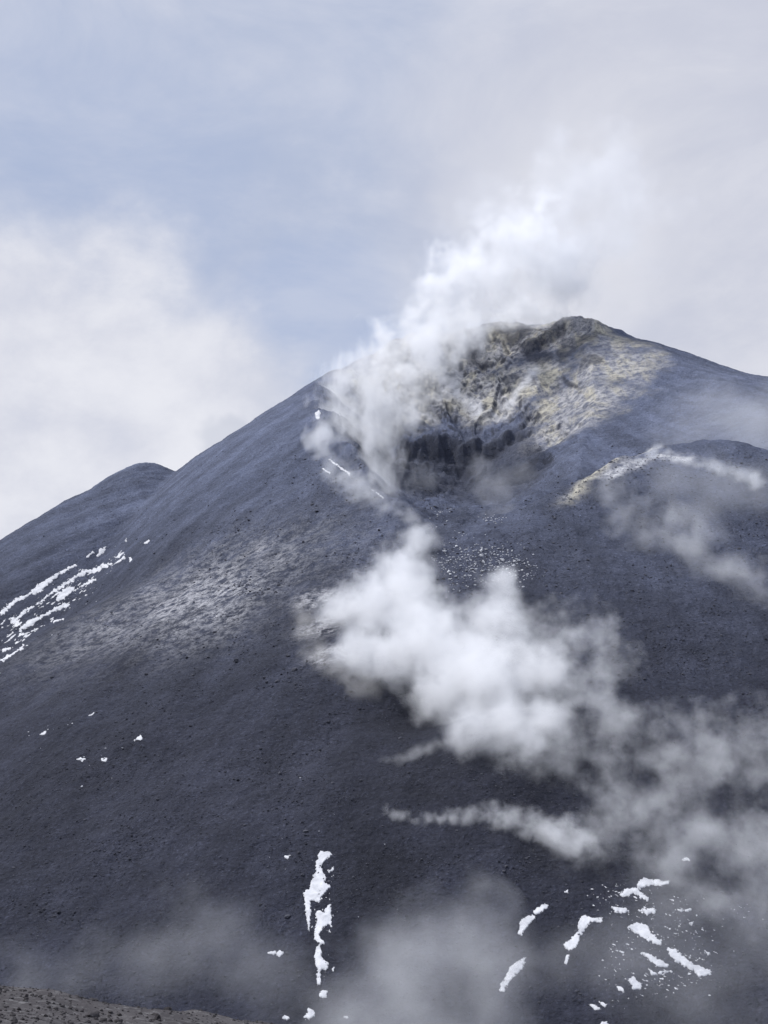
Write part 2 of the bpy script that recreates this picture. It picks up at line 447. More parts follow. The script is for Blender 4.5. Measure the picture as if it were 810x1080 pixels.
# ------------------------------------------------------------------ rocks
def ico(sub=1):
    import bmesh
    bm = bmesh.new(); bmesh.ops.create_icosphere(bm, subdivisions=sub, radius=1.0)
    bm.verts.ensure_lookup_table()
    V = np.array([v.co[:] for v in bm.verts]); T = np.array([[v.index for v in f.verts] for f in bm.faces]); bm.free()
    return V, T
def rock_shape(sub, seed):
    V, T = ico(sub); r = np.random.default_rng(seed)
    for _ in range(9):                                   # chop by planes: angular blocks
        n = r.normal(size=3); n /= np.linalg.norm(n); k = r.uniform(0.55, 0.9)
        d = V @ n; V = V - np.clip(d - k, 0, None)[:, None] * n
    V = V * (1 + 0.10 * noise3(V[:, 0] * 2 + seed, V[:, 1] * 2, V[:, 2] * 2, seed)[:, None])
    return V * r.uniform(0.75, 1.25, 3), T

rock_meshes = []
for s in range(6):
    V, T = rock_shape(3, 300 + s); rock_meshes.append(make_mesh('lava_rock', V, T, SCREE, smooth=False))
k = 0; tries = 0
while k < 70 and tries < 2000:
    tries += 1
    px = rng.uniform(-10, 290)
    near = rng.random() < 0.45
    d = CREST + rng.normal(0, 0.7) if near else rng.uniform(34, 54)
    a = math.atan((px - 405) / F / 0.99)
    x, y = d * math.sin(a), d * math.cos(a)
    z = float(rim_height(np.array([x]), np.array([y]))[0])
    s = min(0.10 * math.exp(rng.normal(0, 0.5)), 0.24)
    o = link('lava_rock', rock_meshes[k % 6], 'grey-brown angular lava rock lying on the rubble rim', 'rock', 'rocks lying on the rubble rim', loc=(x, y, z + s * 0.25))
    o.scale = (s, s * rng.uniform(0.8, 1.2), s * rng.uniform(0.6, 0.9)); o.rotation_euler = tuple(rng.uniform(0, 6.28, 3) * (0.06, 0.06, 1))
    k += 1

def scatter(name, pos, size, mat, label, kind='stuff', sink=0.2, sub=1, flat=0.7, nvar=8, seed=0, tone=None):
    r = np.random.default_rng(seed)
    shapes = [rock_shape(sub, 900 + seed * 10 + i) for i in range(nvar)]
    Vs, Ts, At, off = [], [], [], 0
    which = r.integers(0, nvar, len(pos)); ang = r.uniform(0, 6.28, len(pos)); ton = r.uniform(0, 1, len(pos)) if tone is None else tone
    for i in range(nvar):
        idx = np.where(which == i)[0]
        if not len(idx): continue
        V, T = shapes[i]; n = len(V)
        ca, sa = np.cos(ang[idx])[:, None], np.sin(ang[idx])[:, None]
        s = size[idx][:, None]
        X = (V[:, 0] * ca - V[:, 1] * sa) * s + pos[idx, 0:1]
        Y = (V[:, 0] * sa + V[:, 1] * ca) * s + pos[idx, 1:2]
        Z = V[:, 2] * s * flat + pos[idx, 2:3] + s * (flat - sink) * 0.4
        Vs.append(np.stack([X, Y, Z], -1).reshape(-1, 3))
        Ts.append((T[None] + (np.arange(len(idx)) * n)[:, None, None]).reshape(-1, 3) + off)
        At.append(np.repeat(ton[idx], n)); off += n * len(idx)
    me = make_mesh(name, np.concatenate(Vs), np.concatenate(Ts), mat, smooth=False, attrs=dict(tone=np.concatenate(At), edge=np.ones(off)))
    return link(name, me, label, None, None, kind)

# gravel on the rim
n = 5000
d = np.where(rng.random(n) < 0.3, CREST + rng.normal(0, 0.8, n), rng.uniform(26, 56, n)); a = np.arctan((rng.uniform(-30, 320, n) - 405) / F)
gx, gy = d * np.sin(a), d * np.cos(a)
scatter('gravel', np.stack([gx, gy, rim_height(gx, gy)], -1), np.clip(0.035 * np.exp(rng.normal(0, 0.5, n)), 0.015, 0.09), SCREE,
        'loose grey-brown gravel covering the rim', seed=1)

# clinker blocks over the big slope
def block_material():
    m, t = new_mat('clinker_blocks')
    tone = t.add('ShaderNodeAttribute', attribute_name='tone').outputs['Fac']
    P = t.add('ShaderNodeNewGeometry').outputs['Position']
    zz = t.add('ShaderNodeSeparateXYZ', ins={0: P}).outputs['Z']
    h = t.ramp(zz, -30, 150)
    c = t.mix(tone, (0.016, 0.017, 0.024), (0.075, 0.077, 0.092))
    c = t.mix(h, c, t.vmath('SCALE', c, scale=1.6).outputs[0])  # lightened with height to go with the slope's painted haze
    bs = t.add('ShaderNodeBsdfPrincipled', ins={'Base Color': c, 'Roughness': 0.95})
    bs.inputs['Specular IOR Level'].default_value = 0.15
    o = t.add('ShaderNodeOutputMaterial'); t.l.new(bs.outputs[0], o.inputs[0])
    return m
n = 42000
ii = (rng.random(n) * (NA - 1)).astype(int)
ppx = rng.uniform(-20, 830, n); ppy = rng.uniform(470, 1060, n)
keep = rng.random(n) < (0.2 + 0.8 * sstep(-0.2, 0.4, fbm(ppx / 90, ppy / 60, 3, 400))) * (0.25 + 0.75 * sstep(-40, 120, ppx + (ppy - 480) * 1.0 - 300))
Ppos, ok = hit(ppx[keep], ppy[keep]); Ppos = Ppos[ok]
dist = np.linalg.norm(Ppos, axis=1)
sz = np.clip(0.25 * np.exp(rng.normal(0, 0.45, len(Ppos))), 0.15, 1.6) * np.clip(dist / 520, 0.55, 1.15)
scatter('rubble', Ppos, sz, block_material(), 'dark and grey clinker blocks strewn over the slopes', seed=2)

# ------------------------------------------------------------------ snow
def snow_material():
    m, t = new_mat('old_snow')
    P = t.add('ShaderNodeNewGeometry').outputs['Position']
    n1 = t.noise(P, 0.5, 4, 0.6); n2 = t.noise(P, 2.2, 3, 0.6)
    ed = t.add('ShaderNodeAttribute', attribute_name='edge').outputs['Fac']
    c = t.mix(t.ramp(n1, 0.4, 0.7), (0.52, 0.525, 0.55), (0.40, 0.405, 0.43))
    c = t.mix(t.math('MULTIPLY', t.ramp(n2, 0.6, 0.75), 0.6), c, (0.22, 0.22, 0.24))
    c = t.mix(t.ramp(t.math('ADD', ed, t.math('MULTIPLY', t.math('SUBTRACT', n2, 0.5), 0.8)), 0.0, 0.55, 0.6, 0.0), c, (0.17, 0.17, 0.185))
    b = t.add('ShaderNodeBump', ins={'Strength': 0.5, 'Distance': 0.4, 'Height': n1})
    bs = t.add('ShaderNodeBsdfPrincipled', ins={'Base Color': c, 'Roughness': 0.8, 'Normal': b.outputs[0]})
    o = t.add('ShaderNodeOutputMaterial'); t.l.new(bs.outputs[0], o.inputs[0])
    return m
SNOW = snow_material()

def poly_sdf(x, y, P):
    P = np.asarray(P, float); d = np.full(x.shape, 1e9); ins = np.zeros(x.shape, bool)
    for i in range(len(P)):
        ax, ay = P[i - 1]; bx, by = P[i]
        dx, dy = bx - ax, by - ay
        t = np.clip(((x - ax) * dx + (y - ay) * dy) / (dx * dx + dy * dy + 1e-9), 0, 1)
        d = np.minimum(d, np.hypot(x - ax - t * dx, y - ay - t * dy))
        c = ((ay > y) != (by > y)) & (x < (bx - ax) * (y - ay) / (by - ay + 1e-12) + ax)
        ins ^= c
    return np.where(ins, d, -d)

def snow_patch(polys, label, group=None, amp=1.0, grow=0.35, seed=0, name='snow_patch', kind=None):
    allp = np.concatenate([np.asarray(p, float) for p in polys])
    x0, y0 = allp.min(0) - 2; x1, y1 = allp.max(0) + 2
    h = 0.33
    xs = np.arange(x0, x1, h); ys = np.arange(y0, y1, h)
    X, Y = np.meshgrid(xs, ys)
    S = np.full(X.shape, -1e9)
    for p in polys: S = np.maximum(S, poly_sdf(X, Y, p))
    S = S + grow * 0.6 - 0.12 + np.clip(amp * 1.15, 0.5, 1.2) * (fbm(X / 5.0 + seed * 7, Y / 3.4, 5, 500 + seed, 0.8) * 3.4)
    cell = (S[:-1, :-1] + S[1:, :-1] + S[:-1, 1:] + S[1:, 1:]) > 0
    if cell.sum() < 4: return None
    need = np.zeros(X.shape, bool)
    need[:-1, :-1] |= cell; need[1:, :-1] |= cell; need[:-1, 1:] |= cell; need[1:, 1:] |= cell
    idx = -np.ones(X.shape, int); idx[need] = np.arange(need.sum())
    P, ok = hit(X[need], Y[need])
    full = np.zeros(X.shape, int)
    full[:-1, :-1] += cell; full[1:, :-1] += cell; full[:-1, 1:] += cell; full[1:, 1:] += cell
    inner = full[need] == 4
    mpp = np.linalg.norm(P.mean(0)) / F
    lift = np.where(inner, 0.16 + 0.10 * np.clip(S[need] * mpp, 0, 1.2), -0.05)
    P[:, 2] += lift
    ci, cj = np.where(cell)
    Q = np.stack([idx[ci, cj], idx[ci, cj + 1], idx[ci + 1, cj + 1], idx[ci + 1, cj]], -1)[:, ::-1]
    org = P.mean(0)
    me = make_mesh(name, P - org, Q, SNOW, attrs=dict(edge=np.clip(S[need] / 1.3, 0, 1)))
    return link(name, me, label, None if kind else 'snow patch', group, kind, loc=tuple(org))

def snow_field(poly, ang, lx, ly, thr, label, seed, soft=9.0):
    poly = np.asarray(poly, float); x0, y0 = poly.min(0); x1, y1 = poly.max(0); h = 0.4
    X, Y = np.meshgrid(np.arange(x0, x1, h), np.arange(y0, y1, h))
    U = X * math.cos(ang) + Y * math.sin(ang); W = -X * math.sin(ang) + Y * math.cos(ang)
    S = fbm(U / lx, W / ly, 4, 800 + seed, 0.65) + 0.25 * fbm(X / 30, Y / 30, 2, 820 + seed) - thr
    e = poly_sdf(X, Y, poly); S = S - 0.6 * np.clip(1 - e / soft, 0, 1.5)
    cell = (S[:-1, :-1] + S[1:, :-1] + S[:-1, 1:] + S[1:, 1:]) > 0
    need = np.zeros(X.shape, bool)
    for a in (slice(None, -1), slice(1, None)):
        for b in (slice(None, -1), slice(1, None)): need[a, b] |= cell
    idx = -np.ones(X.shape, int); idx[need] = np.arange(need.sum())
    P, ok = hit(X[need], Y[need]); P[:, 2] += 0.12
    ci, cj = np.where(cell)
    Q = np.stack([idx[ci, cj], idx[ci, cj + 1], idx[ci + 1, cj + 1], idx[ci + 1, cj]], -1)[:, ::-1]
    link('snow', make_mesh('snow', P, Q, SNOW, attrs=dict(edge=np.clip(S[need] * 4, 0.15, 1))), label, None, None, 'stuff')

def zz(pts, ox, oy, s): return [(ox + x / s, oy + y / s) for x, y in pts]
A = lambda *p: zz(p, 270, 860, 4.907)
B = lambda *p: zz(p, 400, 780, 1.9756)
C = lambda *p: zz(p, 0, 550, 3.682)
E = lambda *p: zz(p, 0, 680, 2.025)
G = lambda *p: zz(p, 320, 330, 4.69)
SM = 'small snow flecks'
patches = [
 # the long streak at the bottom centre and its neighbours
 ([A((330,185),(385,190),(395,205),(350,240),(340,270),(365,325),(355,345),(388,372),(350,405),(325,455),(300,440),(280,450),(285,480),(285,510),(278,600),(270,590),(255,490),(250,440),(245,400),(275,380),(285,340),(310,295),(305,265),(320,210)),
   A((305,490),(350,500),(370,465),(390,460),(392,585),(375,565),(345,585),(325,620),(362,672),(330,668),(298,640),(304,600),(316,540)),
   A((310,680),(330,670),(345,740),(380,770),(365,805),(335,800),(335,880),(312,882),(318,800),(300,740))], 'long ragged white snow streak running down the dark slope', None, 0.7, 0.1),
 ([A((325,935),(330,915),(345,905),(370,910),(365,940),(345,950))], 'roundish snow patch just below the foot of the long snow streak', None, .6, .3),
 ([A((245,1050),(265,1020),(270,995),(300,1010),(305,1040),(280,1055))], 'white snow patch lowest below the long streak, near the fog', None, .8, .3),
 ([A((135,1050),(150,1035),(175,1050),(160,1060))], 'small snow patch just past the lower end of the rubble rim', None, .4, .5),
 ([A((450,1045),(470,1040),(490,1048),(470,1053))], 'thin faint snow sliver in the fog at the picture bottom', None, .4, .4),
 ([A((145,215),(180,205),(165,225))], 'small snow scrap beside the top of the long streak, on its left', None, .4, .5),
 ([A((62,712),(100,700),(105,715),(90,725)), A((102,725),(120,700),(148,712),(120,733))], 'double-lobed snow patch left of the lower long streak', None, .5, .3),
 ([A((365,283),(385,283),(405,262),(402,285),(380,296))], 'tiny curved snow crescent at the right of the long streak', None, .3, .4),
 ([A((385,795),(410,785),(400,805))], 'tiny snow scrap right of the narrow lower part of the long streak', None, .3, .5),
 # lower right
 ([B((290,405),(295,375),(320,365),(325,372),(305,395),(298,408))], 'leaning snow patch below the first fleck of the fume-side snow line', None, .9, .3),
 ([B((318,358),(345,342),(355,345),(340,360),(325,365))], 'short snow strip at the upper end of the leaning snow line', None, .6, .3),
 ([B((385,318),(393,314),(394,321))], 'lone snow dot uphill of the leaning snow line', None, .3, .6),
 ([B((415,400),(415,375),(430,365),(440,372),(465,372),(465,380),(440,380),(420,410),(410,435),(395,438),(383,430),(400,415))], 'hooked snow patch with a tail, midway across the lower right snow', None, .9, .3),
 ([B((385,468),(390,450),(397,448),(391,468))], 'thin snow sliver below the hooked snow patch', None, .4, .5),
 ([B((250,525),(252,515),(275,470),(305,455),(300,475),(275,500),(260,525))], 'slanted snow patch beside the grey fog at the bottom', None, .9, .3),
 ([B((500,325),(510,312),(535,308),(538,298),(550,290),(605,295),(603,303),(560,305),(540,312),(560,330),(560,338),(530,322),(515,328))], 'large forked snow patch, topmost of the lower right snow', None, .9, .3),
 ([B((485,350),(515,350),(520,362),(490,360))], 'flat snow patch just under the large forked one', None, .8, .3),
 ([B((518,392),(530,383),(555,385),(570,405),(590,425),(580,430),(540,408))], 'thick wedge-shaped snow patch at the middle of the lower right snow', None, .9, .3),
 ([B((545,445),(560,447),(605,470),(600,475),(580,473))], 'long thin snow patch below the wedge-shaped one', None, .8, .3),
 ([B((600,435),(615,435),(655,470),(690,480),(692,490),(665,495),(655,482),(625,468),(605,450))], 'big diagonal snow patch, rightmost large one in the lower right', None, 1.0, .3),
 ([B((520,500),(530,495),(552,515),(540,522),(528,520))], 'squarish snow patch low in the lower right group', None, .8, .3),
 ([B((495,515),(505,515),(512,528),(500,525))], 'small snow patch left of the low squarish one', None, .5, .3),
 ([B((437,553),(450,553),(462,562),(450,564))], 'left one of two snow slivers near the picture bottom', None, .5, .3),
 ([B((455,545),(475,552),(470,560))], 'right one of two snow slivers near the picture bottom', None, .5, .3),
 ([B((462,588),(475,588),(480,597),(462,597))], 'snow patch cut by the bottom edge of the picture', None, .5, .3),
 ([B((490,438),(510,443),(510,448))], 'thin snow sliver left of the wedge-shaped patch', None, .4, .5),
 ([B((610,355),(655,353),(640,360))], 'faint flat snow streak in thin steam right of the forked patch', None, .7, .3),
 ([B((560,478),(575,485),(610,483),(570,492))], 'ragged snow strip under the long thin patch', None, .9, .2),
 ([B((625,248),(645,246),(647,252),(635,254))], 'faint snow scrap showing through the steam above the forked patch', None, .6, .2),
 ([B((538,355),(575,350),(580,362),(560,366))], 'broken snow patch between the forked and the wedge-shaped ones', None, 1.3, -.1),
 ([B((645,382),(655,380),(652,388))], 'snow scrap right of the wedge-shaped patch', None, .6, .4),
 ([B((678,440),(690,447),(685,450))], 'snow scrap above the end of the big diagonal patch', None, .5, .4),
 # streaks on the left flank
 ([C((0,360),(0,345),(60,300),(110,280),(150,240),(230,195),(290,165),(298,172),(240,205),(190,240),(160,275),(120,285),(60,320),(10,365))], 'uppermost long snow stripe on the left flank', None, .9, .0),
 ([C((60,385),(80,350),(140,320),(220,255),(260,230),(320,190),(370,180),(420,158),(435,165),(385,195),(330,205),(270,240),(200,285),(130,335))], 'second long snow stripe on the left flank, reaching highest right', None, 1.0, -.1),
 ([C((375,135),(385,110),(410,95),(412,108),(395,130))], 'blocky snow patch above the top of the left flank stripes', None, .8, .3),
 ([C((335,138),(360,115),(365,122),(340,140))], 'short snow dash beside the blocky left flank patch', None, .5, .3),
 ([C((215,300),(230,275),(260,255),(290,255),(280,275),(240,305),(220,312))], 'thick bright snow patch between the left flank stripes', None, .8, .3),
 ([C((70,430),(80,405),(130,375),(190,350),(250,315),(270,322),(260,335),(200,355),(150,385),(110,410))], 'third long snow stripe on the left flank, under the thick patch', None, 1.0, .1),
 ([C((85,455),(100,435),(160,405),(240,375),(245,382),(180,400),(120,430))], 'thin broken snow stripe below the third stripe on the left flank', None, 1.1, -.2),
 ([C((0,540),(30,520),(60,505),(90,478),(105,482),(70,505),(10,548))], 'lowest snow stripe on the left flank', None, .9, .1),
 ([C((0,402),(20,380),(12,400))], 'short snow dash at the edge under the uppermost left stripe', None, .5, .3),
 ([C((300,262),(310,250),(370,220),(375,228),(320,255))], 'faint snow dash right of the thick bright left flank patch', None, 1.0, .1),
 ([C((480,78),(490,65),(494,78))], 'snow dot above the top of the left flank stripes', None, .4, .2),
 ([C((558,85),(575,68),(582,75),(565,90))], 'highest snow dash up right of the left flank stripes', None, .5, .2),
 ([C((500,140),(508,138),(512,152),(505,158))], 'upright snow dash right of the second left flank stripe', None, .5, .2),
 ([C((440,140),(465,125),(470,135),(450,150))], 'ragged snow patch at the end of the second left flank stripe', None, .8, .1),
 ([C((0,500),(40,485),(50,490),(10,510))], 'snow dash above the lowest left flank stripe', None, .8, .1),
 ([C((0,466),(15,450),(12,465))], 'snow dash at the edge between third and lowest left stripes', None, .5, .2),
 # lone flecks lower left
 ([E((190,152),(203,143),(200,150))], 'snow fleck, topmost of the lone flecks on the bare lower slope', None, .3, .6),
 ([E((85,192),(103,180),(95,193))], 'slanted snow fleck left of the topmost lone fleck', None, .4, .4),
 ([E((285,205),(300,193),(305,203))], 'triangular white snow fleck, right of the other lone flecks', None, .5, .5),
 ([E((165,245),(172,241),(182,243),(178,250))], 'flat snow fleck, left one of a pair on the lower slope', None, .6, .4),
 ([E((216,243),(229,242),(227,250),(217,249))], 'round bright snow fleck, right one of a pair on the lower slope', None, .4, .5),
 ([E((608,455),(618,450),(616,457))], 'snow speck uphill from the double-lobed patch', None, .3, .3),
 # by the crater
 ([G((57,495),(75,480),(90,495),(75,528),(60,520))], 'bright diamond-shaped snow patch by the left crater rim', None, .3, .3),
 ([G((120,722),(130,722),(235,795),(230,806),(150,750))], 'long thin snow line below the left crater rim', None, .3, -.1),
 ([G((82,765),(100,768),(138,792),(130,798))], 'shorter snow line left of the long thin one below the crater rim', None, .3, -.1),
 ([G((330,870),(345,875),(405,918),(395,920))], 'faint snow line in thin steam on the crater flank', None, .3, -.1),
]
for i, (polys, lab, grp, amp, grow) in enumerate(patches):
    snow_patch(polys, lab, grp, amp, grow, i)

snow_field([(-8, 660), (-8, 706), (30, 682), (75, 652), (112, 618), (140, 590), (158, 572), (150, 566), (118, 580), (84, 596), (30, 630)], -0.62, 11, 2.6, 0.30, 'thin broken streaks of snow around the left flank stripes', 1)
snow_field([(600, 935), (680, 915), (730, 940), (765, 990), (760, 1035), (700, 1060), (640, 1070), (610, 1040), (640, 990)], 0.42, 6, 2.6, 0.47, 'broken scraps of snow between the lower right patches', 2)
snow_field([(325, 890), (352, 890), (362, 950), (352, 1030), (338, 1040), (318, 960)], 1.5, 6, 2.6, 0.50, 'snow scraps along the long streak', 3, 6.0)

def flecks(pxs, pys, sizes, label, seed):
    P, ok = hit(pxs, pys)
    P = P[ok]; s = sizes[ok] * np.linalg.norm(P, axis=1) / F
    scatter('snow', P, s, SNOW, label, seed=seed, flat=0.6, sink=0.1)
def gauss_px(n, cx, cy, sx, sy, rot=0):
    a, b = rng.normal(0, sx, n), rng.normal(0, sy, n)
    c_, s_ = math.cos(rot), math.sin(rot)
    return cx + a * c_ - b * s_, cy + a * s_ + b * c_
x1, y1 = gauss_px(330, 515, 592, 24, 12, 0.12); x2, y2 = gauss_px(140, 480, 595, 11, 13); x3, y3 = gauss_px(60, 545, 600, 16, 9)
flecks(np.concatenate([x1, x2, x3]), np.concatenate([y1, y2, y3]), np.clip(0.85 * np.exp(rng.normal(0, .45, 530)), 0.4, 2.6), 'scatter of tiny white snow flecks below the crater lip', 3)
x1, y1 = gauss_px(16, 460, 540, 6, 5); x2, y2 = gauss_px(30, 522, 548, 7, 2)
flecks(np.concatenate([x1, x2]), np.concatenate([y1, y2]), np.clip(0.8 * np.exp(rng.normal(0, .4, 46)), 0.4, 2), 'tiny snow flecks on the crater lip', 4)
x1, y1 = gauss_px(70, 705, 980, 34, 30); x2, y2 = gauss_px(16, 780, 960, 12, 6); x3, y3 = gauss_px(26, 80, 790, 45, 35); x4, y4 = gauss_px(60, 55, 640, 40, 11, -0.6); x5, y5 = gauss_px(14, 340, 930, 30, 60)
flecks(np.concatenate([x1, x2, x3, x4, x5]), np.concatenate([y1, y2, y3, y4, y5]), np.clip(0.62 * np.exp(rng.normal(0, .4, len(x1) + len(x2) + len(x3) + len(x4) + len(x5))), 0.3, 1.6), 'sparse snow specks left around the larger snow patches', 5)

# ------------------------------------------------------------------ steam
STEAM = True
def surface_nets(Fv, org, h):
    S = Fv < 0
    nx, ny, nz = Fv.shape
    sh = (nx - 1, ny - 1, nz - 1)
    acc = np.zeros(sh + (3,)); cnt = np.zeros(sh)
    offs = [(i, j, k) for i in (0, 1) for j in (0, 1) for k in (0, 1)]
    sub = lambda A_, o: A_[o[0]:o[0] + sh[0], o[1]:o[1] + sh[1], o[2]:o[2] + sh[2]]
    for a in offs:
        for ax in range(3):
            if a[ax]: continue
            b = list(a); b[ax] = 1; b = tuple(b)
            va, vb = sub(Fv, a), sub(Fv, b); m = (va < 0) != (vb < 0)
            t = np.where(m, va / np.where(m, va - vb, 1), 0)
            for q in range(3):
                acc[..., q] += np.where(m, a[q] + (t if q == ax else 0), 0)
            cnt += m
    act = cnt > 0
    ids = -np.ones(sh, int); ids[act] = np.arange(act.sum())
    base = np.stack(np.where(act), -1)
    V = org + h * (base + acc[act] / cnt[act][:, None])
    quads = []
    for ax in range(3):
        o1, o2 = [q for q in range(3) if q != ax]
        lo = [slice(None)] * 3; hi = [slice(None)] * 3
        lo[ax] = slice(0, Fv.shape[ax] - 1); hi[ax] = slice(1, Fv.shape[ax])
        m = S[tuple(lo)] != S[tuple(hi)]
        I = np.stack(np.where(m), -1)
        I = I[(I[:, o1] > 0) & (I[:, o2] > 0) & (I[:, o1] < Fv.shape[o1] - 1) & (I[:, o2] < Fv.shape[o2] - 1)]
        flip = S[tuple(lo)][tuple(I.T)]
        def g(d1, d2):
            J = I.copy(); J[:, o1] += d1; J[:, o2] += d2; return ids[tuple(J.T)]
        q = np.stack([g(-1, -1), g(0, -1), g(0, 0), g(-1, 0)], -1)
        if ax == 1: flip = ~flip
        q[~flip] = q[~flip][:, ::-1]
        quads.append(q)
    return V, np.concatenate(quads)

def steam(blobs, label, density, scale, warp=0.35, erode=1.0, soft=0.5, detail=4, rough=0.55, aniso=0.0, name='steam_plume', stretch=(1, 1, 1), rate=1.0, rot=0.0, thr=0.0, seed=0, grow=1.0, color=(.97, .977, 1), chain=False, sm=0.45, plane=None):
    """blobs: (photo x, photo y, photo radius, lift in radii, optional fixed distance, optional weight)"""
    cs = []
    for b in blobs:
        px, py, rp, lift = b[:4]
        if len(b) > 4 and b[4]:
            p = plane_pt(px, py, b[4])
        else:
            p = hit1(px, py)
            if plane and p[1] > plane: p = p * (plane / p[1])
        dist = np.linalg.norm(p); r = rp * dist / F
        p = p * (1 - lift * r / dist)
        cs.append((p[0], p[1], p[2], r))
    if chain:
        c2 = [cs[0]]
        for a_, b_ in zip(cs[:-1], cs[1:]):
            c2 += [tuple((np.array(a_) + np.array(b_)) / 2), b_]
        cs = c2
    cs = np.array(cs); rm = float(np.mean(cs[:, 3])) ; RB = float(np.max(cs[:, 3]))
    org = cs[0, :3].copy()
    lo = (cs[:, :3] - cs[:, 3:4] * 1.7).min(0); hi = (cs[:, :3] + cs[:, 3:4] * 1.7).max(0)
    h = max(float((hi - lo).max()) / 72, rm / 9)
    gx = [np.arange(lo[i], hi[i] + h, h) for i in range(3)]
    X, Y, Z = np.meshgrid(*gx, indexing='ij')
    Fd = np.full(X.shape, 1e9)
    for c_ in cs:
        Fd = np.minimum(Fd, np.sqrt((X - c_[0]) ** 2 + (Y - c_[1]) ** 2 + (Z - c_[2]) ** 2) / c_[3])
    nn = noise3(X / rm, Y / rm, Z / rm, 600 + seed)
    V, Q = surface_nets(Fd - (1.24 * grow + 0.12 * nn), lo, h)
    m, t = new_mat('steam')
    P = t.add('ShaderNodeTexCoord').outputs['Object']
    pv = t.vmath('ADD', P, (seed * 31.7, seed * 17.3, seed * 11.1)).outputs[0]
    if rot or stretch != (1, 1, 1):
        mp = t.add('ShaderNodeMapping', ins={'Vector': pv, 'Rotation': (0, rot, 0), 'Scale': stretch}); pv = mp.outputs[0]
    w = t.noise(pv, 0.85 / rm, 3, 0.5, out=1)
    w = t.vmath('SUBTRACT', w, (0.5, 0.5, 0.5)).outputs[0]
    pw = t.vmath('ADD', P, t.vmath('SCALE', w, scale=warp * rm * 2).outputs[0]).outputs[0]
    cur = None
    for c_ in cs:
        dd = t.vmath('DISTANCE', pw, tuple(c_[:3] - org)).outputs['Value']
        dd = t.math('MULTIPLY', dd, 1.0 / float(c_[3]))
        cur = dd if cur is None else t.math('SMOOTH_MIN', cur, dd, sm)
    n = t.noise(pv, scale, detail, rough)
    s = t.math('SUBTRACT', 1.0 - thr, cur)
    s = t.math('MULTIPLY_ADD', t.math('SUBTRACT', n, 0.5), 2 * erode, s)
    de = t.ramp(s, 0.0, soft, 0.0, density)
    v = t.add('ShaderNodeVolumeScatter', ins={'Color': (*color, 1), 'Density': de, 'Anisotropy': aniso})
    o = t.add('ShaderNodeOutputMaterial'); t.l.new(v.outputs[0], o.inputs['Volume'])
    try: m.cycles.volume_step_rate = rate
    except Exception: m.volume_step_rate = rate
    me = make_mesh(name, V - org, Q, m)
    return link(name, me, label, 'steam', None, None, loc=tuple(org))

